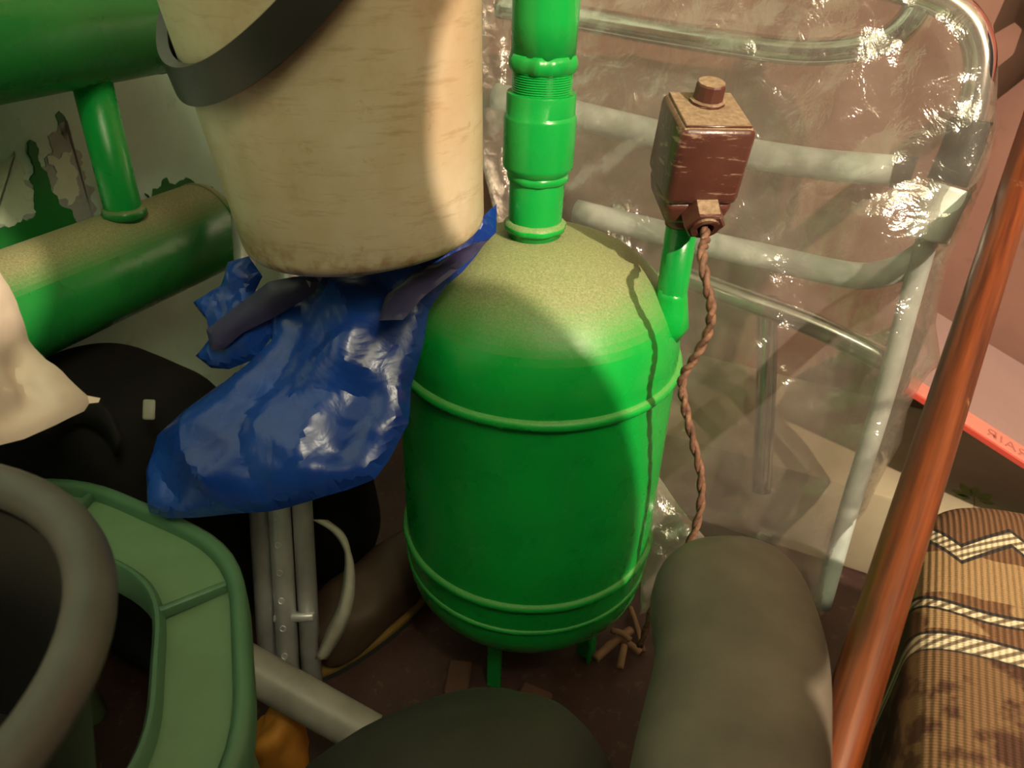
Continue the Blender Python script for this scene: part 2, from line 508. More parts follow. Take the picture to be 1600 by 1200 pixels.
def folds(s, t, seed, amp, base=9.0, octaves=4, n=5, gain=.5):
    rng = np.random.RandomState(seed); h = np.zeros_like(s); k = base; a = amp
    for o in range(octaves):
        for i in range(n):
            th = rng.uniform(0, math.pi); ph = rng.uniform(0, 10); f = k * rng.uniform(.6, 1.4)
            th2 = rng.uniform(0, math.pi); w = np.sin((s * math.cos(th2) + t * math.sin(th2)) * k * 4.1 + rng.uniform(0, 6))
            q = (s * math.cos(th) + t * math.sin(th)) * f + ph + .22 * w
            tri = np.abs((q % 1.0) - .5) * 2 - .5
            m2 = .5 + .5 * np.sin((s * math.cos(th2) - t * math.sin(th2)) * k * 2.3 + rng.uniform(0, 6))
            h += a * tri * m2 / n * 2
        k *= 1.9; a *= gain
    return h
def pillow(outline, p0, n, thick, step, seed, crumple=.01, base=9, octaves=4, back=.5, edge=.03, power=.5, toward=None, lump=None, dir_fold=None):
    """a bag: outline (points in the plane p0, n), inflated to both sides and crumpled."""
    n = Vector(n).normalized(); p0 = Vector(p0)
    if n.dot(CAM - p0) < 0: n = -n
    S = n.cross(Z); S = (S if S.length > .05 else Vector((1, 0, 0))).normalized(); T = n.cross(S).normalized()
    pl = [((p - p0).dot(S), (p - p0).dot(T)) for p in outline]
    # resample the outline
    dense = []
    for i in range(len(pl)):
        a = np.array(pl[i]); b = np.array(pl[(i + 1) % len(pl)]); k = max(1, int(np.linalg.norm(b - a) / step))
        for j in range(k): dense.append(tuple(a + (b - a) * j / k))
    A = np.array(dense); B = np.roll(A, -1, 0)
    lo, hi = A.min(0), A.max(0)
    rng = np.random.RandomState(seed + 99)
    gx, gy = np.meshgrid(np.arange(lo[0], hi[0], step), np.arange(lo[1], hi[1], step * .87))
    gx = gx + (np.arange(gx.shape[0])[:, None] % 2) * step * .5
    G = np.stack([gx.ravel(), gy.ravel()], 1) + rng.uniform(-.2, .2, (gx.size, 2)) * step
    def dist(P):
        best = np.full(len(P), 1e9)
        for a, b in zip(A, B):
            ab = b - a; L = (ab * ab).sum() + 1e-12
            tt = np.clip(((P - a) @ ab) / L, 0, 1)
            d = np.linalg.norm(P - a - tt[:, None] * ab, axis=1); best = np.minimum(best, d)
        return best
    inside = np.zeros(len(G), bool)
    for a, b in zip(A, B):
        c = ((a[1] > G[:, 1]) != (b[1] > G[:, 1])) & (G[:, 0] < (b[0] - a[0]) * (G[:, 1] - a[1]) / (b[1] - a[1] + 1e-15) + a[0])
        inside ^= c
    G = G[inside]; G = G[dist(G) > step * .45]
    nb = len(A)
    pts = [Vector(p) for p in np.vstack([A, G])]
    r = delaunay_2d_cdt(pts, [(i, (i + 1) % nb) for i in range(nb)], [], 1, 1e-7)
    W = np.array([(p.x, p.y) for p in r[0]]); tris = [tuple(f) for f in r[2]]
    D = dist(W); bnd = D < 1e-6
    prof = np.clip(D / edge, 0, 1) ; prof = (1 - (1 - prof) ** 2) ** power
    fo = folds(W[:, 0], W[:, 1], seed, crumple, base, octaves)
    if dir_fold is not None:
        fo = fo + dir_fold(W[:, 0], W[:, 1])
    fade = np.clip(D / (edge * .6), 0.25, 1)
    hf = thick * prof + fo * fade
    if lump is not None: hf = hf + lump(W[:, 0], W[:, 1])
    hb = -thick * back * prof + folds(W[:, 0], W[:, 1], seed + 5, crumple * .4, base, 2) * np.clip(D / edge, 0, 1)
    hb = np.minimum(hb, hf - .0015 * np.clip(D / edge, 0, 1))
    V = [p0 + S * float(a[0]) + T * float(a[1]) + n * float(h) for a, h in zip(W, hf)]
    idx = {}
    for i in range(len(W)):
        if bnd[i]: idx[i] = i
        else:
            idx[i] = len(V); V.append(p0 + S * float(W[i][0]) + T * float(W[i][1]) + n * float(hb[i]))
    Fc = list(tris) + [tuple(idx[i] for i in f[::-1]) for f in tris]
    Fc = [f for k, f in enumerate(Fc) if len(set(f)) == 3]
    return V, Fc
def plane3(a, b, c):
    return a, (b - a).cross(c - a).normalized()
def pxpoly(pts, p0, n): return [on_plane(x, y, p0, n) for x, y in pts]
def slab(poly, n, th):
    """flat polygon with thickness th along n."""
    n = Vector(n).normalized(); k = len(poly)
    V = [Vector(p) for p in poly] + [Vector(p) + n * th for p in poly]
    Fc = [tuple(range(k))[::-1], tuple(range(k, 2 * k))] + [(i, (i + 1) % k, k + (i + 1) % k, k + i) for i in range(k)]
    return V, Fc

# ================================================================ THE SETTING
WL, WB = -0.865, 1.28
def quadbox(c, th, n): return slab(c, n, th)
struct('floor', slab([UV(-1.6, -1.0), UV(1.4, -1.0), UV(1.4, 1.8), UV(-1.6, 1.8)], (0, 0, -1), .03), 'maroon_floor', smooth=False)
wl = struct('wall_left', slab([UV(-1.6, WL, 0), UV(1.4, WL, 0), UV(1.4, WL, 2.5), UV(-1.6, WL, 2.5)], -VD, .06), 'pale_green_wall', smooth=False)
wb = struct('wall_back', slab([UV(WB, WL, 0), UV(WB, 1.8, 0), UV(WB, 1.8, 2.5), UV(WB, WL, 2.5)], UD, .06), 'mauve_wall', smooth=False)
struct('ceiling', slab([UV(-1.6, -1.0, 2.5), UV(1.4, -1.0, 2.5), UV(1.4, 1.8, 2.5), UV(-1.6, 1.8, 2.5)], (0, 0, 1), .05), 'light_flake', smooth=False)
def patch(name, pts, mat, parent, th=.0012, jag=.35, seed=0):
    rng = random.Random(seed); out = []
    W = [on_v(x, y, WL) for x, y in pts]
    for i in range(len(W)):
        a, b = W[i], W[(i + 1) % len(W)]; L = (b - a).length; k = max(2, int(L / .0035))
        nrm = (b - a).cross(VD).normalized()
        for j in range(k):
            q_ = a + (b - a) * (j / k)
            out.append(q_ + (nrm * noise.noise(q_ * 70 + Vector((seed, 0, 0))) + nrm * .4 * noise.noise(q_ * 220 + Vector((0, seed, 0)))) * jag * .014)
    return obj(name, slab(out, VD, th), mat, parent, smooth=False)
patch('bare_plaster_patch', [(0, 300), (60, 270), (100, 180), (125, 250), (150, 330), (150, 385), (-20, 440), (-30, 340)], 'grey_plaster', wl, .001, .8, 3)
patch('paint_flake', [(-20, 260), (25, 235), (45, 280), (60, 330), (30, 350), (-20, 360)], 'light_flake', wl, .0022, .9, 4)
patch('paint_flake', [(75, 250), (110, 235), (128, 300), (105, 320), (88, 300)], 'light_flake', wl, .0022, .9, 5)
patch('green_paint_chip', [(47, 218), (62, 260), (78, 300), (100, 320), (120, 350), (60, 400), (-20, 420), (-20, 360), (40, 345), (55, 330), (48, 280)], 'dark_green_chip', wl, .0032, .5, 6)
patch('green_paint_chip', [(225, 300), (260, 282), (300, 278), (345, 315), (362, 360), (340, 420), (230, 380)], 'dark_green_chip', wl, .002, 1.0, 7)
patch('plaster_dent', [(90, 175), (103, 190), (104, 220), (92, 210)], 'dark_green_chip', wl, .001, .3, 8)

# low plinth along the back wall, covered with floral oilcloth
pl_u, pl_z = 1.0, .15
ledge = thing('oilcloth_plinth', UV((pl_u + WB) / 2, .45, 0), 'low cream plinth with green sprig print along the mauve wall', 'plinth')
obj('body', rbox(UV((pl_u + WB) / 2, .45, 0), VD, UD, Z, (1.9, WB - pl_u, pl_z), .006, 2), 'floral_oilcloth', ledge, sharp=40)
def leaf(c, d, L, Wd, n, mat, parent, name='leaf_print'):
    d = Vector(d).normalized(); s = n.cross(d).normalized()
    P = [c + d * (L * t) + s * (Wd * k * math.sin(math.pi * t)) for t, k in
         [(0, 0), (.2, 1), (.45, 1), (.75, 1), (1, 0), (.75, -1), (.45, -1), (.2, -1)]]
    return obj(name, slab(P, n, .0006), mat, parent, smooth=False)
for (px, py) in ((1522, 780), (1660, 760)):
    c = on_z(px, py, pl_z + .0002)
    for ang, L in ((95, .030), (60, .026), (140, .024), (20, .028), (160, .018), (-20, .02)):
        leaf(c + Vector((math.cos(R(ang)), math.sin(R(ang)), 0)) * .006, (math.cos(R(ang)), math.sin(R(ang)), 0), L, L * .26, Z, 'leaf_print', ledge)
    obj('stem_print', slab([c + UD * -.03 - VD * .001, c + UD * -.03 + VD * .001, c + UD * .015 + VD * .001, c + UD * .015 - VD * .001], Z, .0005), 'stem_print', ledge, smooth=False)

# ================================================================ GREEN TANK
TC = Vector((.026, .728, 0))
tank = thing('green_tank', TC, 'green painted steel pressure tank with dusty domed top and threaded standpipe', 'tank')
TR = .150
prof = []
for k in range(0, 13):                     # bottom dish
    a = k / 12 * math.pi / 2
    prof.append((TR * math.sin(a) if k else .0005, .152 - .095 * math.cos(a)))
prof += [(TR, .20), (TR * 1.002, .30), (TR, .44)]
for k in range(1, 25):                     # domed top
    a = k / 24 * math.pi / 2
    prof.append((TR * math.cos(a) ** .86 if k < 24 else .0005, .455 + .118 * math.sin(a)))
obj('body', lathe(prof, TC, segs=96), 'green_tank_paint', tank)
def ring(r, z, w, hh, wob=.004, seed=0):
    p = [(r - .004, z - w)] + [(r + hh * math.sin(math.pi * k / 8), z - w * math.cos(math.pi * k / 8)) for k in range(9)] + [(r - .004, z + w)]
    return lathe(p, TC, segs=96, wob=wob, seed=seed, close_start=False, close_end=False)
obj('weld_ring', ring(TR, .444, .006, .0055, .004, 1), 'green_ring_paint', tank)
obj('weld_ring', ring(TR, .202, .0055, .005, .004, 2), 'green_ring_paint', tank)
obj('weld_ring', ring(TR - .0005, .163, .0035, .0030, .006, 3), 'green_ring_paint', tank)
for ang in (250, 330, 130, 40):
    c = TC + Vector((math.cos(R(ang)), math.sin(R(ang)), 0)) * .105
    rd = Vector((math.cos(R(ang)), math.sin(R(ang)), 0)); tg = Z.cross(rd)
    obj('leg', join(rbox(c, tg, rd, Z, (.018, .005, .095), .001, 1), rbox(c - rd * .010, tg, rd, Z, (.005, .022, .095), .001, 1)), 'green_pipe_paint', tank, sharp=30)
PA = Vector((.004, -.004, 1)).normalized()
pb = TC + Vector((-.009, 0, .567))
obj('pipe_stub', lathe([(.0262, 0), (.0262, .02), (.0266, .066), (.0255, .07)], pb, PA, 40, .012, 4), 'green_pipe_paint', tank)
obj('weld_bead', lathe([(.026, .010), (.0305, .012), (.0308, .017), (.0265, .021)], pb, PA, 40, .05, 9), 'green_tank_paint', tank)
cp = obj('coupling', lathe([(.0272, .066), (.0290, .068), (.0330, .073), (.0336, .076), (.0336, .118), (.0332, .120), (.0318, .122), (.0318, .138), (.0312, .140), (.0250, .1405)], pb, PA, 48, .004, 5), 'green_pipe_paint', tank, sharp=35)
obj('sealant_bead', lathe([(.0268, .059), (.0292, .0615), (.0295, .0655), (.0275, .069)], pb, PA, 40, .06, 12), 'green_pipe_paint', tank)
th = []
z0 = .139
for k in range(12):
    th += [(.0262, z0 + k * .0020), (.0274, z0 + k * .0020 + .0010)]
th += [(.0262, z0 + .024), (.0262, .176)]
obj('threaded_nipple', lathe(th, pb, PA, 48), 'green_pipe_paint', tank, sharp=20)
obj('weld_bead', lathe([(.0262, .157), (.0290, .159), (.0306, .164), (.0304, .168), (.0285, .173)], pb, PA, 72, .10, 21), 'green_pipe_paint', tank)
obj('standpipe', lathe([(.0286, .165), (.0290, .20), (.0290, .75)], pb, PA, 48, .006, 14), 'green_pipe_paint', tank)
# side nozzle
NB = at(1050, 455, .752)
rN = (NB.xy - TC.xy).length; zN = .455 + .118 * math.sin(math.acos(min(1, (rN / TR) ** (1 / .86))))
NB0 = Vector((NB.x, NB.y, zN - .02))
BXc_z = NB.z + .092
obj('side_nozzle', lathe([(.0150, 0), (.0148, .03), (.0148, BXc_z - NB0.z)], NB0, Z, 32, .02, 3), 'green_pipe_paint', tank)
obj('weld_bead', lathe([(.0145, -.012), (.0215, .004), (.0185, .020), (.0155, .036), (.0145, .044)], NB0, Z, 32, .06, 6), 'green_tank_paint', tank)

# ================================================================ BROWN SENSOR BOX
BXc = NB + Z * .090 + Vector((-.002, -.010, 0))
box = thing('sensor_box', BXc, 'small brown painted metal sensor box with knob and cable above green tank', 'sensor box')
tl = R(13); hd = R(7)
bz = Vector((math.sin(R(2)), -math.sin(tl), math.cos(tl))).normalized()
bx = Vector((math.cos(hd), math.sin(hd), 0)); bx = (bx - bz * bx.dot(bz)).normalized(); by = bz.cross(bx)
obj('socket', lathe([(.0160, -.022), (.0168, -.018), (.0165, .012)], BXc - Vector((-.002, -.010, 0)), Z, 32, .03, 8), 'brown_box_paint', box)
obj('housing', rbox(BXc + bz * .020, bx, by, bz, (.064, .070, .070), .007, 3), 'brown_box_paint', box, sharp=50)
obj('base_plate', rbox(BXc + bz * -.002, bx, by, bz, (.061, .067, .0235), .006, 3, .86), 'brown_box_paint', box, sharp=50)
lidc = BXc + bz * .0895
obj('lid', rbox(lidc, bx, by, bz, (.055, .061, .002), .0008, 1), 'brown_box_paint', box, sharp=40)
obj('knob', lathe([(.0150, 0), (.0152, .003), (.0128, .0042), (.0122, .016), (.0112, .0175), (.001, .0178)], lidc + bz * .0015 + by * .012 + bx * .001, bz, 12), 'brown_box_paint', box, sharp=25)
gd = (-by * .93 - bz * .36).normalized()
gc = BXc - by * .028 + bz * .013 + bx * .004
obj('gland_nut', lathe([(.0185, 0), (.0185, .016), (.0165, .018), (.0085, .018), (.008, .008)], gc, gd, 6, close_end=False), 'brown_box_paint', box, smooth=False)
obj('gland_collar', lathe([(.0125, .012), (.0125, .0205), (.0075, .0205), (.007, .01)], gc, gd, 24, close_end=False), 'brown_box_paint', box, sharp=30)
g0 = gc + gd * .012
wp = [g0, gc + gd * .026 + Z * -.004, at(1097, 395, 0.633), at(1103, 440, 0.630), at(1111, 480, 0.640), at(1106, 520, 0.655), at(1085, 560, 0.670), at(1066, 592, 0.685), at(1070, 635, 0.700),
      at(1083, 690, 0.720), at(1095, 745, 0.740), at(1093, 800, 0.760), at(1076, 850, 0.785), at(1048, 884, 0.833), at(1030, 915, 0.880), at(1016, 960, 0.910), at(1000, 1010, 0.940)]
wp = spline(wp, 8)
strands = []
for k in range(2):
    pp = []
    for i, p in enumerate(wp):
        t = (wp[min(i + 1, len(wp) - 1)] - wp[max(i - 1, 0)]).normalized(); x, y, _ = frame_of(t)
        a = i * .75 + math.pi * k
        pp.append(p + (x * math.cos(a) + y * math.sin(a)) * .0019)
    strands.append(tube(pp, .0028, 8))
obj('cable', join(*strands), 'braided_rusty_cable', box)

# ================================================================ HEATING REGISTER ON THE LEFT WALL
PV, PR = -.772, .0585
zL, zU = .478, .732
reg = thing('heating_register', UV(.3, PV, 0), 'green heating register of two thick horizontal pipes on pale wall', 'radiator')
def regpipe(u0, u1, z, nm):
    p = obj(nm, lathe([(PR, 0), (PR, u1 - u0)], UV(u0, PV, z), UD, 64), 'green_register_paint', reg, sharp=40)
    obj('end_cap', lathe([(PR + .0005, -.001), (PR + .001, .002), (PR * .97, .010), (PR * .8, .016), (.001, .019)], UV(u1, PV, z), UD, 64), 'green_register_paint', p)
regpipe(-.9, .690, zL, 'pipe'); regpipe(-.9, .66, zU, 'pipe')
for uu in (.572, -.55):
    rs = obj('riser', lathe([(.0205, 0), (.0200, .02), (.0200, zU - zL - .10)], UV(uu, PV + .008, zL + .05), Z, 32, .02, 2), 'green_pipe_paint', reg)
    obj('weld_bead', lathe([(.020, .004), (.0245, .007), (.0235, .014), (.020, .017)], UV(uu, PV + .008, zL + .05), Z, 32, .08, 4), 'green_register_paint', rs)
for uu in (-.2,):
    obj('bracket', rbox(UV(uu, (WL + PV) / 2, zL - .02), VD, UD, Z, (PV - WL, .03, .03), .002, 1), 'green_register_paint', reg)

# ================================================================ BUCKET
BC = at(573, 364, .712)
BA = Vector((-.095, .01, 1)).normalized()
bk = thing('bucket', BC, 'old cream enamel bucket with brown stains and dark bail, leaning against green tank', 'bucket')
BH = .30
def br(h): return .1085 + .078 * h
outer = [(.001, .004), (.095, .004), (.100, 0), (.1045, .0015), (.1085, .006), (br(.012) + .0005, .012)] + [(br(h), h) for h in (.05, .1, .15, .2, .25, .29)] + [(br(.295) + .004, .295), (br(.3) + .0045, .302), (br(.3) + .001, .304)]
inner = [(br(h) - .003, h) for h in (.29, .2, .1, .02)] + [(.001, .012)]
obj('body', lathe(outer + inner, BC, BA, 96), 'old_cream_enamel', bk, sharp=60)
bxx, byy, _ = frame_of(BA)
ax0 = BC + BA * .275
dirn = Vector((math.cos(2.306), math.sin(2.306), 0)); dirn -= BA * dirn.dot(BA); dirn.normalize()
lft = BA.cross(dirn)
if lft.x > 0: lft = -lft
rb_ = br(.275) + .008
e1 = ax0 + dirn * (rb_ - .004); e2 = ax0 - dirn * (rb_ - .004)
for e, sgn in ((e1, 1), (e2, -1)):
    obj('ear', rbox(e - BA * .018 - dirn * sgn * .001, BA.cross(dirn), dirn, BA, (.03, .008, .036), .003, 2), 'old_cream_enamel', bk)
bail = [ax0 + dirn * (rb_ * math.cos(math.pi * k / 60)) + (lft * .128 - BA * .124) * math.sin(math.pi * k / 60) for k in range(61)]
w2, t2 = .0140, .0028
sect = [(-w2, -t2), (w2, -t2), (w2, t2 * 2.2), (w2 - .002, t2 * 2.2), (w2 - .002, 0), (-w2 + .002, 0), (-w2 + .002, t2 * 2.2), (-w2, t2 * 2.2)]
hb = []
for i, p in enumerate(bail): hb.append(p)
def sweep_out(pts, sect, centre):
    V, Fc = [], []; m = len(sect)
    for i, p in enumerate(pts):
        t = (pts[min(i + 1, len(pts) - 1)] - pts[max(i - 1, 0)]).normalized()
        o = (p - centre); o = (o - t * o.dot(t)); o -= BA * o.dot(BA) * .6; o.normalize()
        x = t.cross(o).normalized(); o = x.cross(t).normalized()
        for sx, sy in sect: V.append(p + x * sx - o * sy)
    for i in range(len(pts) - 1):
        for k in range(m):
            k2 = (k + 1) % m; Fc.append((i * m + k, i * m + k2, (i + 1) * m + k2, (i + 1) * m + k))
    Fc.append(tuple(range(m))[::-1]); Fc.append(tuple(range((len(pts) - 1) * m, len(pts) * m)))
    return V, Fc
obj('bail', sweep_out(hb, sect, BC + BA * .2), 'black_plastic', bk, sharp=30, label='dark channel-shaped plastic bail')

# ================================================================ FOLDING FRAME IN CLEAR FILM
FP0 = UV(.885, 0, 0); FN = (UD - Z * .225).normalized()
def fp(px, py, off=0.0): return on_plane(px, py, FP0, FN) - FN * off
fr = thing('folding_frame', fp(1290, 900), 'folded tubular metal frame with chrome and grey bars inside clear film', 'folding frame')
def ftube(name, pts, r, mat, off=0.0, **k):
    return obj(name, tube(spline([fp(x, y, off) for x, y in pts], 8), r, 20), mat, fr, **k)
ftube('chrome_rail', [(780, 10), (880, 24), (1000, 45), (1130, 66), (1240, 80), (1320, 78), (1385, 62), (1425, 25), (1440, -20), (1442, -80)], .0155, 'chrome')
ftube('outer_rail', [(1200, -60), (1300, -40), (1400, -18), (1465, 2), (1508, 34), (1528, 80), (1526, 130), (1512, 200)], .0165, 'chrome', .012)
ftube('sleeve', [(1516, 188), (1502, 230), (1478, 285)], .022, 'black_rubber', .012)
ftube('corner_joint', [(1485, 290), (1462, 335), (1448, 372)], .024, 'white_joint', .012)
ftube('side_leg', [(1450, 365), (1420, 470), (1380, 620), (1330, 780), (1285, 940)], .0125, 'grey_enamel', .012)
ftube('grey_bar', [(770, 150), (880, 175), (1050, 216), (1170, 240), (1290, 258), (1408, 268)], .0185, 'grey_enamel', -.01)
ftube('bar_end', [(1395, 267), (1405, 268), (1426, 272)], .0200, 'black_rubber', -.01)
ftube('cross_bar', [(900, 330), (1080, 375), (1200, 402), (1330, 430), (1392, 424), (1440, 400)], .0165, 'grey_enamel')
ftube('lower_bar', [(1030, 420), (1130, 458), (1250, 502), (1330, 538), (1395, 572)], .0155, 'chrome', -.008)
ftube('leg', [(1195, 470), (1193, 600), (1185, 780)], .0135, 'chrome', -.03)
ftube('leg', [(960, 320), (968, 500), (975, 700)], .0135, 'chrome', -.03)

film_px = [(752, -60), (1120, -70), (1430, -50), (1515, -12), (1552, 40), (1560, 110), (1556, 200), (1540, 280), (1510, 350), (1478, 418), (1462, 505), (1470, 560), (1440, 600), (1418, 640), (1408, 690),
           (1380, 740), (1352, 800), (1318, 840), (1300, 880), (1292, 955), (1268, 968), (1225, 925), (1170, 895), (1100, 880), (1040, 890), (1005, 930), (985, 880), (940, 700), (870, 560), (800, 420), (757, 250)]
film_out = [fp(x, y, .0) for x, y in film_px]
def ffold(s, t):
    return .008 * np.sin(s * 36 + 2.0 * np.sin(t * 9)) * np.clip(.3 + .7 * np.sin(t * 5 + 1), 0, 1)
film = obj('clear_film_bag', pillow(film_out, fp(1200, 400), FN, .048, .0075, 21, .020, 6, 4, .9, .05, .5, dir_fold=ffold), 'clear_film', None, smooth=True, sharp=24,
           label='crinkled clear plastic film bag drawn over the folded metal frame', cat='plastic bag')
# loose film tail beside the tank
tail_pl = plane3(at(1010, 760, .93), at(1180, 900, .88), at(1010, 950, .93))
obj('film_tail', pillow(pxpoly([(1020, 730), (1060, 790), (1110, 850), (1180, 890), (1100, 905), (1040, 950), (1000, 960), (1003, 880), (1008, 800)], *tail_pl), tail_pl[0], tail_pl[1], .012, .006, 31, .016, 10, 3, .4, .02), 'clear_film', film, sharp=24)

# ================================================================ BLUE BAG
bp = plane3(at(235, 800, .70), at(640, 700, .668), at(775, 318, .735))
blue = thing('blue_plastic_bag', on_plane(420, 800, *bp), 'crumpled dirty blue plastic bag wedged under the cream bucket', 'plastic bag')
bag_px = [(775, 316), (775, 362), (742, 402), (700, 445), (670, 484), (658, 545), (641, 605), (637, 660), (606, 718), (585, 748), (545, 766), (480, 786), (418, 800), (330, 806), (262, 810), (233, 800), (229, 735), (248, 680), (295, 642),
          (340, 610), (392, 568), (425, 535), (420, 495), (450, 440), (500, 425), (570, 425), (650, 408), (720, 374), (752, 344)]
def bfold(s, t):
    q = s * .80 + t * .6
    return .016 * (np.abs(((q * 10 + .4 * np.sin(t * 22)) % 1) - .5) * 2 - .5)
obj('sack', pillow(pxpoly(bag_px, *bp), bp[0], bp[1], .028, .0055, 12, .040, 3.0, 4, .5, .05, .6, dir_fold=bfold), 'blue_plastic', blue, sharp=18)
fl = plane3(at(300, 475, .75), at(480, 440, .72), at(350, 575, .745))
obj('handle_flap', pillow(pxpoly([(302, 472), (345, 445), (357, 410), (388, 400), (410, 432), (400, 455), (430, 470), (430, 520), (400, 560), (358, 577), (330, 575), (305, 556), (326, 530), (322, 500)], *fl), fl[0], fl[1], .010, .005, 44, .018, 12, 3, .4, .02, .6), 'blue_plastic', blue, sharp=18)
sp_ = plane3(at(320, 520, .725), at(490, 440, .70), at(365, 550, .725))
obj('printed_band', pillow(pxpoly([(322, 515), (370, 478), (420, 440), (460, 432), (505, 432), (490, 460), (430, 495), (380, 520), (350, 545), (330, 548)], *sp_), sp_[0], sp_[1], .005, .006, 45, .006, 8, 2, .5, .02), 'dark_violet_print', blue, sharp=25, label='dark violet printed band of the bag')
up_ = plane3(at(590, 500, .655), at(760, 380, .705), at(600, 470, .68))
obj('dirty_fold', pillow(pxpoly([(592, 500), (600, 468), (640, 432), (700, 402), (765, 372), (740, 402), (690, 440), (655, 470), (630, 500)], *up_), up_[0], up_[1], .006, .005, 46, .008, 12, 3, .4, .02), 'dark_violet_print', blue, sharp=25)

# ================================================================ CRUTCH
ct = at(410, 300, .93); cb = at(455, 1072, .955)
cr = thing('aluminium_crutch', cb, 'aluminium crutch with row of adjusting holes standing behind blue bag', 'crutch')
cdv = (ct - cb).normalized(); side = cdv.cross(_F).normalized()
for k, off in enumerate((-1, 1)):
    obj('side_tube', tube([cb + side * off * .0265, cb + side * off * .0265 + cdv * .40, cb + side * off * .0265 + cdv * .66], .0125, 20), 'aluminium', cr)
ctube = obj('centre_tube', tube([cb - cdv * .03 - _F * .006, cb + cdv * .42 - _F * .006], .0135, 20), 'aluminium', cr)
fr_n = (-_F + cdv * _F.dot(cdv)).normalized()
for k in range(9):
    c = cb - _F * .006 + cdv * (.045 + k * .034) + fr_n * .0128
    obj('adjusting_hole', lathe([(.0042, 0), (.0042, .0012), (.0030, .0016), (.0028, .0004)], c, fr_n, 16), 'lamp_black' if k % 2 == 2 else 'aluminium', ctube)
obj('clip', rbox(cb + cdv * .085 + fr_n * .008 - side * .012, side, fr_n, cdv, (.05, .016, .010), .002, 1), 'aluminium', cr)
obj('rubber_foot', lathe([(.017, -.03), (.018, -.02), (.015, .02)], cb - cdv * .03 - _F * .006, cdv, 24), 'black_rubber', cr)

# ================================================================ LEFT FOREGROUND
wp_ = plane3(at(0, 440, .56), at(150, 625, .58), at(0, 690, .52))
obj('white_sack', pillow(pxpoly([(-260, 400), (-120, 390), (0, 424), (28, 470), (48, 528), (75, 560), (108, 590), (138, 617), (158, 621), (155, 628), (140, 630), (132, 642), (90, 662), (40, 684), (0, 694), (-60, 740), (-90, 900), (-110, 1180), (-300, 1190), (-420, 800), (-380, 560)], *wp_), wp_[0], wp_[1], .014, .005, 8, .045, 6, 4, .5, .05, .8), 'white_sack', None, sharp=35,
    label='off-white plastic sack with a pointed knotted corner', cat='sack')
# backpack behind
bpk = at(165, 690, .87)
bpf = Vector((bpk.x, bpk.y, 0))
pack = thing('backpack', bpf, 'black cloth backpack with small grey tag against the pale wall', 'backpack')
obj('body', superbox(Vector((bpk.x, bpk.y + .03, .2)), VD, UD, Z, (.27, .22, .40), .55, 48, 30, .10, 7), 'black_cloth', pack)
obj('pocket', superbox(Vector((bpk.x + .0, bpk.y - .06, .17)), VD, UD, Z, (.20, .07, .24), .5, 40, 20, .1, 9), 'charcoal_cloth', pack)
obj('strap', tube(spline([at(70, 690, .74), at(95, 650, .76), at(130, 640, .77), at(165, 660, .765), at(185, 700, .75)], 6), 1, sect=[(-.014, -.002), (.014, -.002), (.014, .002), (-.014, .002)], up=(0, .3, 1)), 'charcoal_cloth', pack)
tgp = at(228, 640, .745)
obj('tag', rbox(tgp - Z * .012, _R, _F, _U, (.012, .003, .020), .002, 2), 'grey_tag', pack, label='small grey tag')

# green plastic basin: ring-shaped flared rim with two lips and ribs
gc_ = Vector((-.450, .310, 0)); gz = .35
bas = thing('ring_stool', gc_, 'pale green plastic stool with wide ribbed ring seat under the dark bucket', 'stool')
def octa(r, a): return r * (1 + .018 * math.cos(8 * a + .4))
def ringgeo(prof, segs=96):
    V, Fc = [], []
    for (r, z) in prof:
        for k in range(segs):
            a = 2 * math.pi * k / segs; rr = octa(r, a)
            V.append(gc_ + Vector((rr * math.cos(a), rr * math.sin(a), z)))
    n = len(prof)
    for i in range(n):
        i2 = (i + 1) % n
        for k in range(segs):
            k2 = (k + 1) % segs; Fc.append((i * segs + k, i * segs + k2, i2 * segs + k2, i2 * segs + k))
    return V, Fc
obj('rim', ringgeo([(.205, gz - .012), (.262, gz - .008), (.262, gz - .004), (.205, gz - .008)]), 'basin_green', bas, sharp=30)
obj('outer_lip', ringgeo([(.258, gz - .02), (.272, gz - .02), (.272, gz + .004), (.268, gz + .008), (.262, gz + .008), (.258, gz + .004)]), 'basin_green_edge', bas, sharp=50)
obj('inner_lip', ringgeo([(.198, gz - .03), (.207, gz - .03), (.207, gz + .002), (.204, gz + .006), (.201, gz + .006), (.198, gz + .002)]), 'basin_green_edge', bas, sharp=50)
for a in (10, 100, 190, 280):
    d = Vector((math.cos(R(a)), math.sin(R(a)), 0))
    obj('leg', tube([gc_ + d * .262, gc_ + d * .236 + Z * (gz - .012)], [.016, .020], 14), 'basin_green', bas, sharp=50)
for a in (35, 80, 125, 170, 215, 260, 305, 350):
    d = Vector((math.cos(R(a)), math.sin(R(a)), 0)); t = Z.cross(d)
    obj('rib', rbox(gc_ + d * .2325 + Z * (gz - .006), t, d, Z, (.006, .056, .011), .0015, 2), 'basin_green_edge', bas)
obj('cardboard_box', rbox(gc_ + Vector((.05, .0, .0)), UD, VD, Z, (.20, .18, .16), .003, 1), 'cardboard', None, sharp=30, label='dull brown cardboard box standing under the green ring stool', cat='box')

# dark bucket in front
dc = Vector((-.342, .205, .37)); dz = .18
db = thing('dark_bucket', dc, 'dark plastic bucket with thick grey rolled rim on the green ring stool', 'bucket')
obj('body', lathe([(.001, .0), (.10, 0), (.112, .006), (.142, dz - .01), (.138, dz - .01), (.108, .01), (.001, .008)], dc, Z, 72), 'deep_black', db, sharp=50)
obj('rim', lathe([(.148 + .0125 * math.cos(2 * math.pi * k / 16), dz + .012 * math.sin(2 * math.pi * k / 16)) for k in range(17)], dc, Z, 72, close_start=False, close_end=False), 'rim_plastic', db)

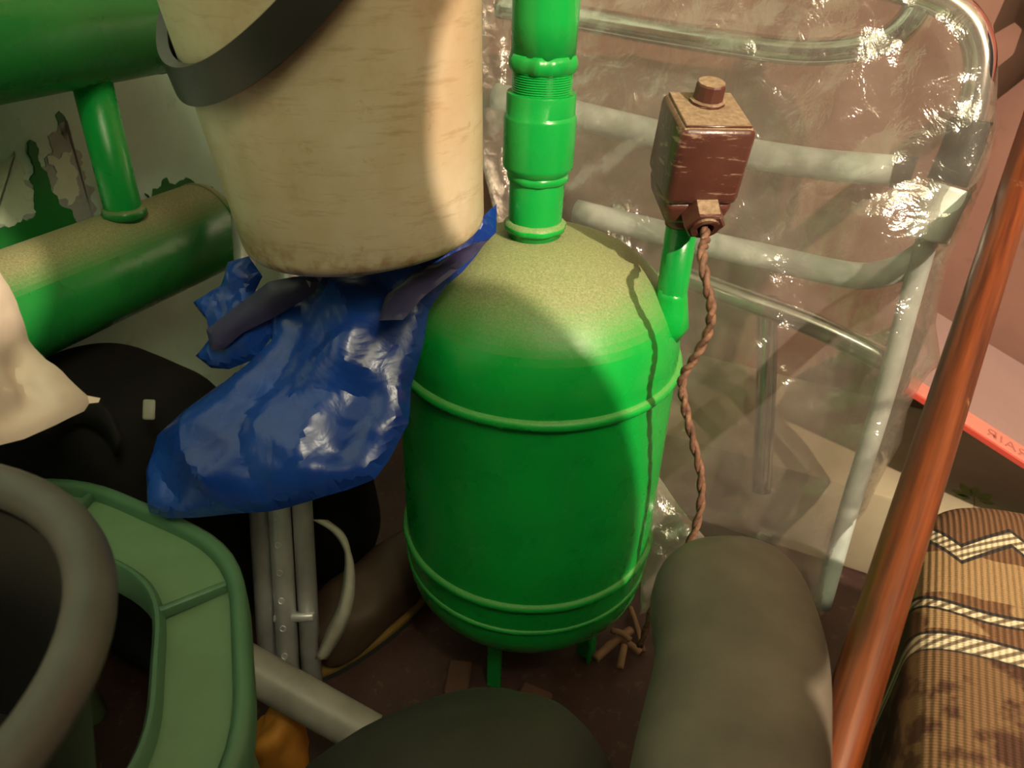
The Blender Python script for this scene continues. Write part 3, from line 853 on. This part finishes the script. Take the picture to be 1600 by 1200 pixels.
# ================================================================ THINGS ON THE FLOOR
g1 = at(330, 1010, .80); g2 = at(580, 1150, .80)
obj('grey_pipe', join(tube([g1, g2], .0225, 28)), 'grey_pipe', None, sharp=40, label='short light grey plastic pipe lying across foot of crutch', cat='pipe')
oc = on_z(440, 1165, .05)
obj('orange_glove', superbox(oc + Z * .0, _R, Vector((0, 1, 0)), Z, (.055, .06, .10), .8, 32, 20, .35, 40, 3), 'orange_cloth', None, label='crumpled orange cloth below the grey pipe', cat='cloth')
# brown shoe with a yellow welt
sc = on_z(592, 935, .03); sc.z = 0
shoe = thing('brown_shoe', sc, 'worn brown leather shoe with yellow welt beside the green tank', 'shoe')
sd = (UD * .9 + VD * .1).normalized(); ss = sd.cross(Z)
def sole(scale, z0, z1, inset=0):
    out = []
    for k in range(40):
        a = 2 * math.pi * k / 40
        L = .135 * math.cos(a); W_ = (.046 + .010 * math.cos(a)) * math.sin(a)
        out.append(sc + sd * L * scale + ss * W_ * scale + Z * z0)
    return slab(out, Z, z1 - z0)
obj('sole', sole(1.0, .0, .012), 'black_rubber', shoe, sharp=40)
obj('welt', sole(1.03, .012, .018), 'yellow_welt', shoe, sharp=40)
up = superbox(sc + Z * .05, sd, ss, Z, (.255, .094, .085), .75, 40, 24, .12, 20)
obj('upper', up, 'brown_leather', shoe)
# black boot-like felt with white lining, behind the crutch
fc = on_z(470, 960, .10) + Vector((.0, .15, 0))
fs = thing('black_felt_bag', Vector((fc.x, fc.y, 0)), 'black felt bag edged with a white strip between crutch and tank', 'bag')
obj('body', superbox(Vector((fc.x - .02, fc.y + .03, .13)), _R, Vector((0, 1, 0)), Z, (.17, .13, .25), .7, 36, 24, .12, 12), 'black_cloth', fs)
es = [at(500, 812, .93), at(528, 832, .915), at(543, 862, .91), at(546, 900, .91), at(540, 945, .915), at(525, 985, .925), at(502, 1030, .94)]
wid = [.010, .007, .004, .007, .009, .012, .008]
V, Fc = [], []
esp = spline(es, 6)
for i, p in enumerate(esp):
    wv = wid[min(len(wid) - 1, i // 6)]
    wv2 = wid[min(len(wid) - 1, i // 6 + 1)]; ww = wv + (wv2 - wv) * (i % 6) / 6
    for (sx, sy) in ((-1, 0), (0, -.4), (1, 0), (0, .4)):
        V.append(p + _R * (sx * ww) + _F * (sy * .006))
for i in range(len(esp) - 1):
    for k in range(4):
        k2 = (k + 1) % 4; Fc.append((i * 4 + k, i * 4 + k2, (i + 1) * 4 + k2, (i + 1) * 4 + k))
Fc += [(0, 1, 2, 3), tuple(range((len(esp) - 1) * 4, len(esp) * 4))]
obj('white_edging', (V, Fc), 'off_white_lining', fs, label='torn white edging strip')

# padded rounded things at the lower edge
pa = at(1128, 905, .60); pe = at(1140, 1260, .40)
pdir = Vector((pe.x - pa.x, pe.y - pa.y, 0)).normalized()
def pad(name, path, wid_, thick_, mat, label, cat, n=(0, 0, 1)):
    """round-nosed padded bar along path."""
    pts = spline(path, 10); V, Fc = [], []; m = 28; n = Vector(n)
    for i, p in enumerate(pts):
        t = (pts[min(i + 1, len(pts) - 1)] - pts[max(i - 1, 0)]).normalized(); x = t.cross(n).normalized(); y = x.cross(t)
        s = i / (len(pts) - 1); L = sum(((pts[j + 1] - pts[j]).length for j in range(i)), 0.0)
        LT = sum(((pts[j + 1] - pts[j]).length for j in range(len(pts) - 1)), 0.0); e = min(1, L / (wid_ * .95), .06 + (LT - L) / (wid_ * .6)); k = max(.02, math.sqrt(max(0, 1 - (1 - e) ** 2.2)))
        for q in range(m):
            a = 2 * math.pi * q / m
            cx = math.copysign(abs(math.cos(a)) ** .75, math.cos(a)); cy = math.copysign(abs(math.sin(a)) ** .75, math.sin(a))
            V.append(p + x * cx * wid_ * k + y * cy * thick_ * (k ** .8))
    for i in range(len(pts) - 1):
        for q in range(m):
            q2 = (q + 1) % m; Fc.append((i * m + q, i * m + q2, (i + 1) * m + q2, (i + 1) * m + q))
    Fc += [tuple(range(m))[::-1], tuple(range((len(pts) - 1) * m, len(pts) * m))]
    mid = pts[len(pts) * 2 // 3]; e_ = thing(name, (mid.x, mid.y, 0), label, cat)
    obj('pad', (V, Fc), mat, e_)
    obj('post', rbox((mid.x, mid.y, 0), VD, UD, Z, (.045, .045, mid.z - thick_ * .6), .006, 2), 'dark_wood', e_, sharp=40)
    return e_
pad('bolster', [at(1112, 874, .655), at(1132, 930, .62), at(1155, 1040, .565), at(1138, 1200, .50), at(1118, 1420, .43)], .061, .053, 'pad_taupe', 'taupe padded bolster with rounded nose beside the wooden pole', 'bolster')
pad('padded_stool', [at(640, 1135, .64), at(665, 1185, .60), at(690, 1265, .55), at(690, 1430, .48)], .13, .05, 'pad_black', 'blackish rounded stool pad in front of the green tank', 'stool')

# scraps under the tank
for i, (x0, y0, x1, y1, r_) in enumerate([(985, 950, 1005, 1018, .004), (965, 1000, 1000, 1020, .005), (930, 1030, 985, 985, .006), (975, 1010, 968, 1045, .005), (955, 985, 985, 1000, .004)]):
    a = on_z(x0, y0, .012 + .006 * i); b = on_z(x1, y1, .008 + .006 * i)
    obj('stick', tube(spline([a, (a + b) / 2 + Z * .004, b], 4), r_, 8), 'stick_wood', None, label=['pale split stick lying behind the bolster nose', 'short brown stick crossing the pale split stick', 'thick brown stick under the tank edge', 'stubby brown stick beside the thick stick', 'thin brown stick under the tank edge'][i], cat='stick', group='kindling beside the tank')
bc_ = on_z(835, 1105, .0) - UD * .02
obj('wood_block', rbox(bc_, VD, UD, Z, (.04, .06, .03), .003, 1), 'dark_wood', None, sharp=30, label='brown wood block standing between tank legs', cat='wood block')
bc_ = on_z(770, 1090, .0) - VD * .05
obj('wood_chip', rbox(bc_, (VD + UD * .4).normalized(), (UD - VD * .4).normalized(), Z, (.03, .05, .012), .002, 1), 'dark_wood', None, sharp=30, label='small reddish wood chip left of the wood block', cat='wood chip')

# ================================================================ RIGHT SIDE: PINK BOX, NEEDLE, POLE, ARMCHAIR
A_ = at(1417, 606, .98); tau = R(20)
h2 = R(6)
fx = (VD * math.cos(h2) - UD * math.sin(h2)); fx = (fx * math.cos(tau) - Z * math.sin(tau)).normalized()
fy = (UD * math.cos(h2) + VD * math.sin(h2)); fy = (fy - fx * fy.dot(fx)).normalized(); fz = fx.cross(fy).normalized()
pk = thing('pink_flat_box', A_ - fz * .028, 'flat dusty pink box with salmon lettered edge band, lying tilted', 'box')
LX, LY = .55, .27
def pbox(x0, x1, y0, y1, z0, z1, bev=.002): return rbox(A_ + fx * (x0 + x1) / 2 + fy * (y0 + y1) / 2 + fz * z0, fx, fy, fz, (x1 - x0, y1 - y0, z1 - z0), bev, 1)
obj('lid', pbox(0, LX, 0.0, LY, -.007, 0, .002), 'pink_board', pk, sharp=40)
obj('edge_band', pbox(.001, LX, .002, .036, -.001, .0008, .0004), 'salmon_band', pk, sharp=40, label='salmon band with dark pink lettering')
obj('front_edge', pbox(0, LX, -.0015, .002, -.0072, 0.0002, .0006), 'red_edge', pk, sharp=40)
fcu = bpy.data.curves.new('lettering', 'FONT'); fcu.body = '\u042fI\u0410\u042f\u0420\u041e\u0422'; fcu.size = .023; fcu.extrude = .0002; fcu.space_character = 1.15
fo_ = bpy.data.objects.new('lettering', fcu); COL.objects.link(fo_)
bpy.context.view_layer.update()
me = bpy.data.meshes.new_from_object(fo_.evaluated_get(bpy.context.evaluated_depsgraph_get()))
bpy.data.objects.remove(fo_)
lt = bpy.data.objects.new('lettering', me); COL.objects.link(lt); me.materials.clear(); me.materials.append(MATS['pink_print'])
lt.parent = pk; lt.matrix_local = basis(A_ + fx * .108 + fy * .010 + fz * .0011 - pk.location, fx, fy, fz)
def on_top(px, py, h=0.0): return on_plane(px, py, A_ + fz * h, fz)
n0 = on_top(1437, 592, .003); n1 = on_top(1606, 455, .003)
nd = spline([n0, n0 + (n1 - n0) * .12, n1], 8)
obj('knitting_needle', tube(nd, [.0006 + .0022 * min(1, i / 5) for i in range(len(nd))], 10), 'needle_steel', None, label='thin steel needle lying across the pink box', cat='needle')

# wooden pole
q0 = at(1296, 1210, .50); q1 = at(1602, 250, .84); qd = (q1 - q0).normalized()
q0 = q0 - qd * ((q0.z - .018) / qd.z); q1 = q1 + qd * ((WB - .02 - q1.dot(UD)) / qd.dot(UD))
poleg = lathe([(.0155, 0), (.016, .02), (.016, .4), (.0165, .9), (.0168, (q1 - q0).length - .01), (.013, (q1 - q0).length)], (0, 0, 0), (0, 0, 1), 20, .02, 2)
po = obj('wooden_pole', poleg, 'varnished_wood', None, sharp=50, origin=(0, 0, 0), label='varnished red-brown wooden pole leaning beside the tapestry armchair', cat='pole')
x_, y_, z_ = frame_of(qd); po.matrix_world = basis(q0, x_, y_, z_)

# armchair
cu, cv, cz = .660, .105, .434
ch = thing('armchair', UV(.455, .415, 0), 'armchair upholstered in brown tapestry with cream braid bands', 'armchair')
def chair_top():
    # thick rounded seat back / arm: superbox with flat top
    return superbox(Vector((0, -.21, -.075)), (1, 0, 0), (0, 1, 0), (0, 0, 1), (.62, .42, .15), .28, 96, 40, .012, 9)
v_, f_ = chair_top()
me = mesh('seat_cushion', v_, f_); me.materials.append(MATS['brown_tapestry'])
so = bpy.data.objects.new('seat_cushion', me); COL.objects.link(so); so.parent = ch
so.matrix_local = basis(UV(cu, cv + .31, cz) - ch.location, VD, UD, Z)
obj('frame', rbox(UV(.455, cv + .31, .10), VD, UD, Z, (.56, .36, .20), .02, 3), 'dark_wood', ch, sharp=40)
for (du, dv) in ((.31, .06), (.31, .56), (.60, .06), (.60, .56)):
    obj('leg', lathe([(.015, 0), (.022, .11)], UV(du, cv + dv, 0), Z, 16), 'dark_wood', ch)

# red cloth hanging at the upper right of the back wall
V, Fc = [], []
nu_, nz_ = 40, 30
for side_ in (0, 1):
    for i in range(nu_ + 1):
        for j in range(nz_ + 1):
            v = .12 + .5 * i / nu_; z = .75 + .75 * j / nz_ + .012 * math.sin(i * .9)
            u = WB - .045 + .014 * math.sin(i * 1.1 + .6 * math.sin(j * .25)) + .006 * math.sin(i * 2.7 + j * .3) + side_ * .004
            V.append(UV(u, v, z))
N = (nu_ + 1) * (nz_ + 1)
for s_ in (0, 1):
    for i in range(nu_):
        for j in range(nz_):
            a = s_ * N + i * (nz_ + 1) + j; Fc.append((a, a + nz_ + 1, a + nz_ + 2, a + 1))
def idx(s_, i, j): return s_ * N + i * (nz_ + 1) + j
for i in range(nu_):
    for j in (0, nz_): Fc.append((idx(0, i, j), idx(0, i + 1, j), idx(1, i + 1, j), idx(1, i, j)))
for j in range(nz_):
    for i in (0, nu_): Fc.append((idx(0, i, j), idx(0, i, j + 1), idx(1, i, j + 1), idx(1, i, j)))
obj('red_cloth', (V, Fc), 'red_cloth', None, label='red cloth hanging in folds on the mauve back wall', cat='cloth')

# ================================================================ THE PHOTOGRAPHER, crouching behind the camera
simple('dark_jacket', (.03, .03, .035), .8); simple('skin', (.45, .27, .19), .5); simple('dark_hair', (.02, .014, .010), .6); simple('phone_glass', (.015, .015, .018), .2)
person = thing('person', (.36, -.42, 0), 'person in dark jacket crouching and holding up a phone', 'person')
J = {'pelvis': ((.37, -.46, .46), .150), 'waist': ((0.390, -.38, 0.700), .150), 'chest': ((0.395, -.28, 0.980), .165), 'upper': ((0.400, -.20, 1.125), .115), 'neck': ((0.375, -.165, 1.230), .066), 'jaw': ((0.372, -.145, 1.305), .078),
     'skull': ((0.370, -.155, 1.385), .104), 'crown': ((0.370, -.16, 1.450), .080),
     'shR': ((.482, -.165, 1.158), .068), 'armR': ((.486, -.125, 1.06), .056), 'elR': ((.505, -.070, .93), .048), 'foR': ((.32, -.065, .875), .038), 'wrR': ((.165, -.060, .835), .027), 'paR': ((.110, -.045, .835), .028),
     'shL': ((0.245, -.20, 1.085), .066), 'armL': ((.14, -.22, .93), .054), 'elL': ((.03, -.22, .82), .044), 'foL': ((-.05, -.14, .81), .036), 'wrL': ((-.100, -.085, .815), .027), 'paL': ((-.105, -.050, .835), .028),
     'hipR': ((.45, -.45, .42), .112), 'thR': ((.45, -.31, .44), .095), 'knR': ((.44, -.18, .45), .072), 'caR': ((.44, -.28, .25), .062), 'anR': ((.44, -.35, .07), .043), 'toR': ((.44, -.23, .038), .036),
     'hipL': ((.29, -.45, .42), .112), 'thL': ((.255, -.31, .42), .095), 'knL': ((.22, -.18, .42), .072), 'caL': ((.23, -.28, .24), .062), 'anL': ((.24, -.35, .07), .043), 'toL': ((.23, -.23, .038), .036)}
E = [('pelvis', 'waist'), ('waist', 'chest'), ('chest', 'upper'), ('upper', 'neck'), ('neck', 'jaw'), ('jaw', 'skull'), ('skull', 'crown')]
for s_ in 'RL':
    E += [('upper', 'sh' + s_), ('sh' + s_, 'arm' + s_), ('arm' + s_, 'el' + s_), ('el' + s_, 'fo' + s_), ('fo' + s_, 'wr' + s_), ('wr' + s_, 'pa' + s_),
          ('pelvis', 'hip' + s_), ('hip' + s_, 'th' + s_), ('th' + s_, 'kn' + s_), ('kn' + s_, 'ca' + s_), ('ca' + s_, 'an' + s_), ('an' + s_, 'to' + s_)]
for s_, sx in (('R', 1), ('L', -1)):
    p0 = Vector(J['pa' + s_][0])
    for k, L in enumerate((.9, 1.0, .95, .8)):
        b = p0 + Vector((-.012 * sx, .004, .022 - .016 * k))
        prev = 'pa' + s_
        for q, off in enumerate((Vector((-.014 * sx, .012, 0)), Vector((-.030 * sx, .014, 0)), Vector((-.044 * sx, .004, 0)))):
            nm = 'f%s%d%d' % (s_, k, q); J[nm] = (tuple(b + off * L), .0085 - .0008 * q); E.append((prev, nm)); prev = nm
    prev = 'pa' + s_
    for q, off in enumerate((Vector((-.004 * sx, -.020, .014)), Vector((-.018 * sx, -.028, .020)), Vector((-.034 * sx, -.024, .022)))):
        nm = 't%s%d' % (s_, q); J[nm] = (tuple(p0 + off), .0105 - .001 * q); E.append((prev, nm)); prev = nm
names = list(J)
me = bpy.data.meshes.new('body')
me.from_pydata([Vector(J[n][0]) - person.location for n in names], [(names.index(a), names.index(b)) for a, b in E], [])
bo = bpy.data.objects.new('body', me); COL.objects.link(bo); bo.parent = person
bo.modifiers.new('skin', 'SKIN')
if not me.skin_vertices: pass
for i, n in enumerate(names):
    d_ = me.skin_vertices[0].data[i]; d_.radius = (J[n][1], J[n][1]); d_.use_root = (n == 'pelvis')
md = bo.modifiers.new('subdivision', 'SUBSURF'); md.levels = 2; md.render_levels = 2
me.materials.append(MATS['dark_jacket'])
obj('face', superbox((.370, -.112, 1.350), (1, 0, 0), (0, 1, 0), (0, 0, 1), (.135, .14, .20), .85, 32, 24), 'skin', person)
obj('nose', superbox((.370, -.038, 1.343), (1, 0, 0), (0, 1, 0), (0, 0, 1), (.028, .036, .045), .9, 16, 12), 'skin', person)
obj('hair', superbox((.370, -.160, 1.410), (1, 0, 0), (0, 1, 0), (0, 0, 1), (.178, .205, .165), .9, 36, 20, .05, 30), 'dark_hair', person)
obj('phone', rbox((.0, -.014, .79), (1, 0, 0), (0, 1, 0), (0, 0, 1), (.150, .008, .072), .003, 2), 'phone_glass', None, label='black phone held upright in both hands', cat='phone')
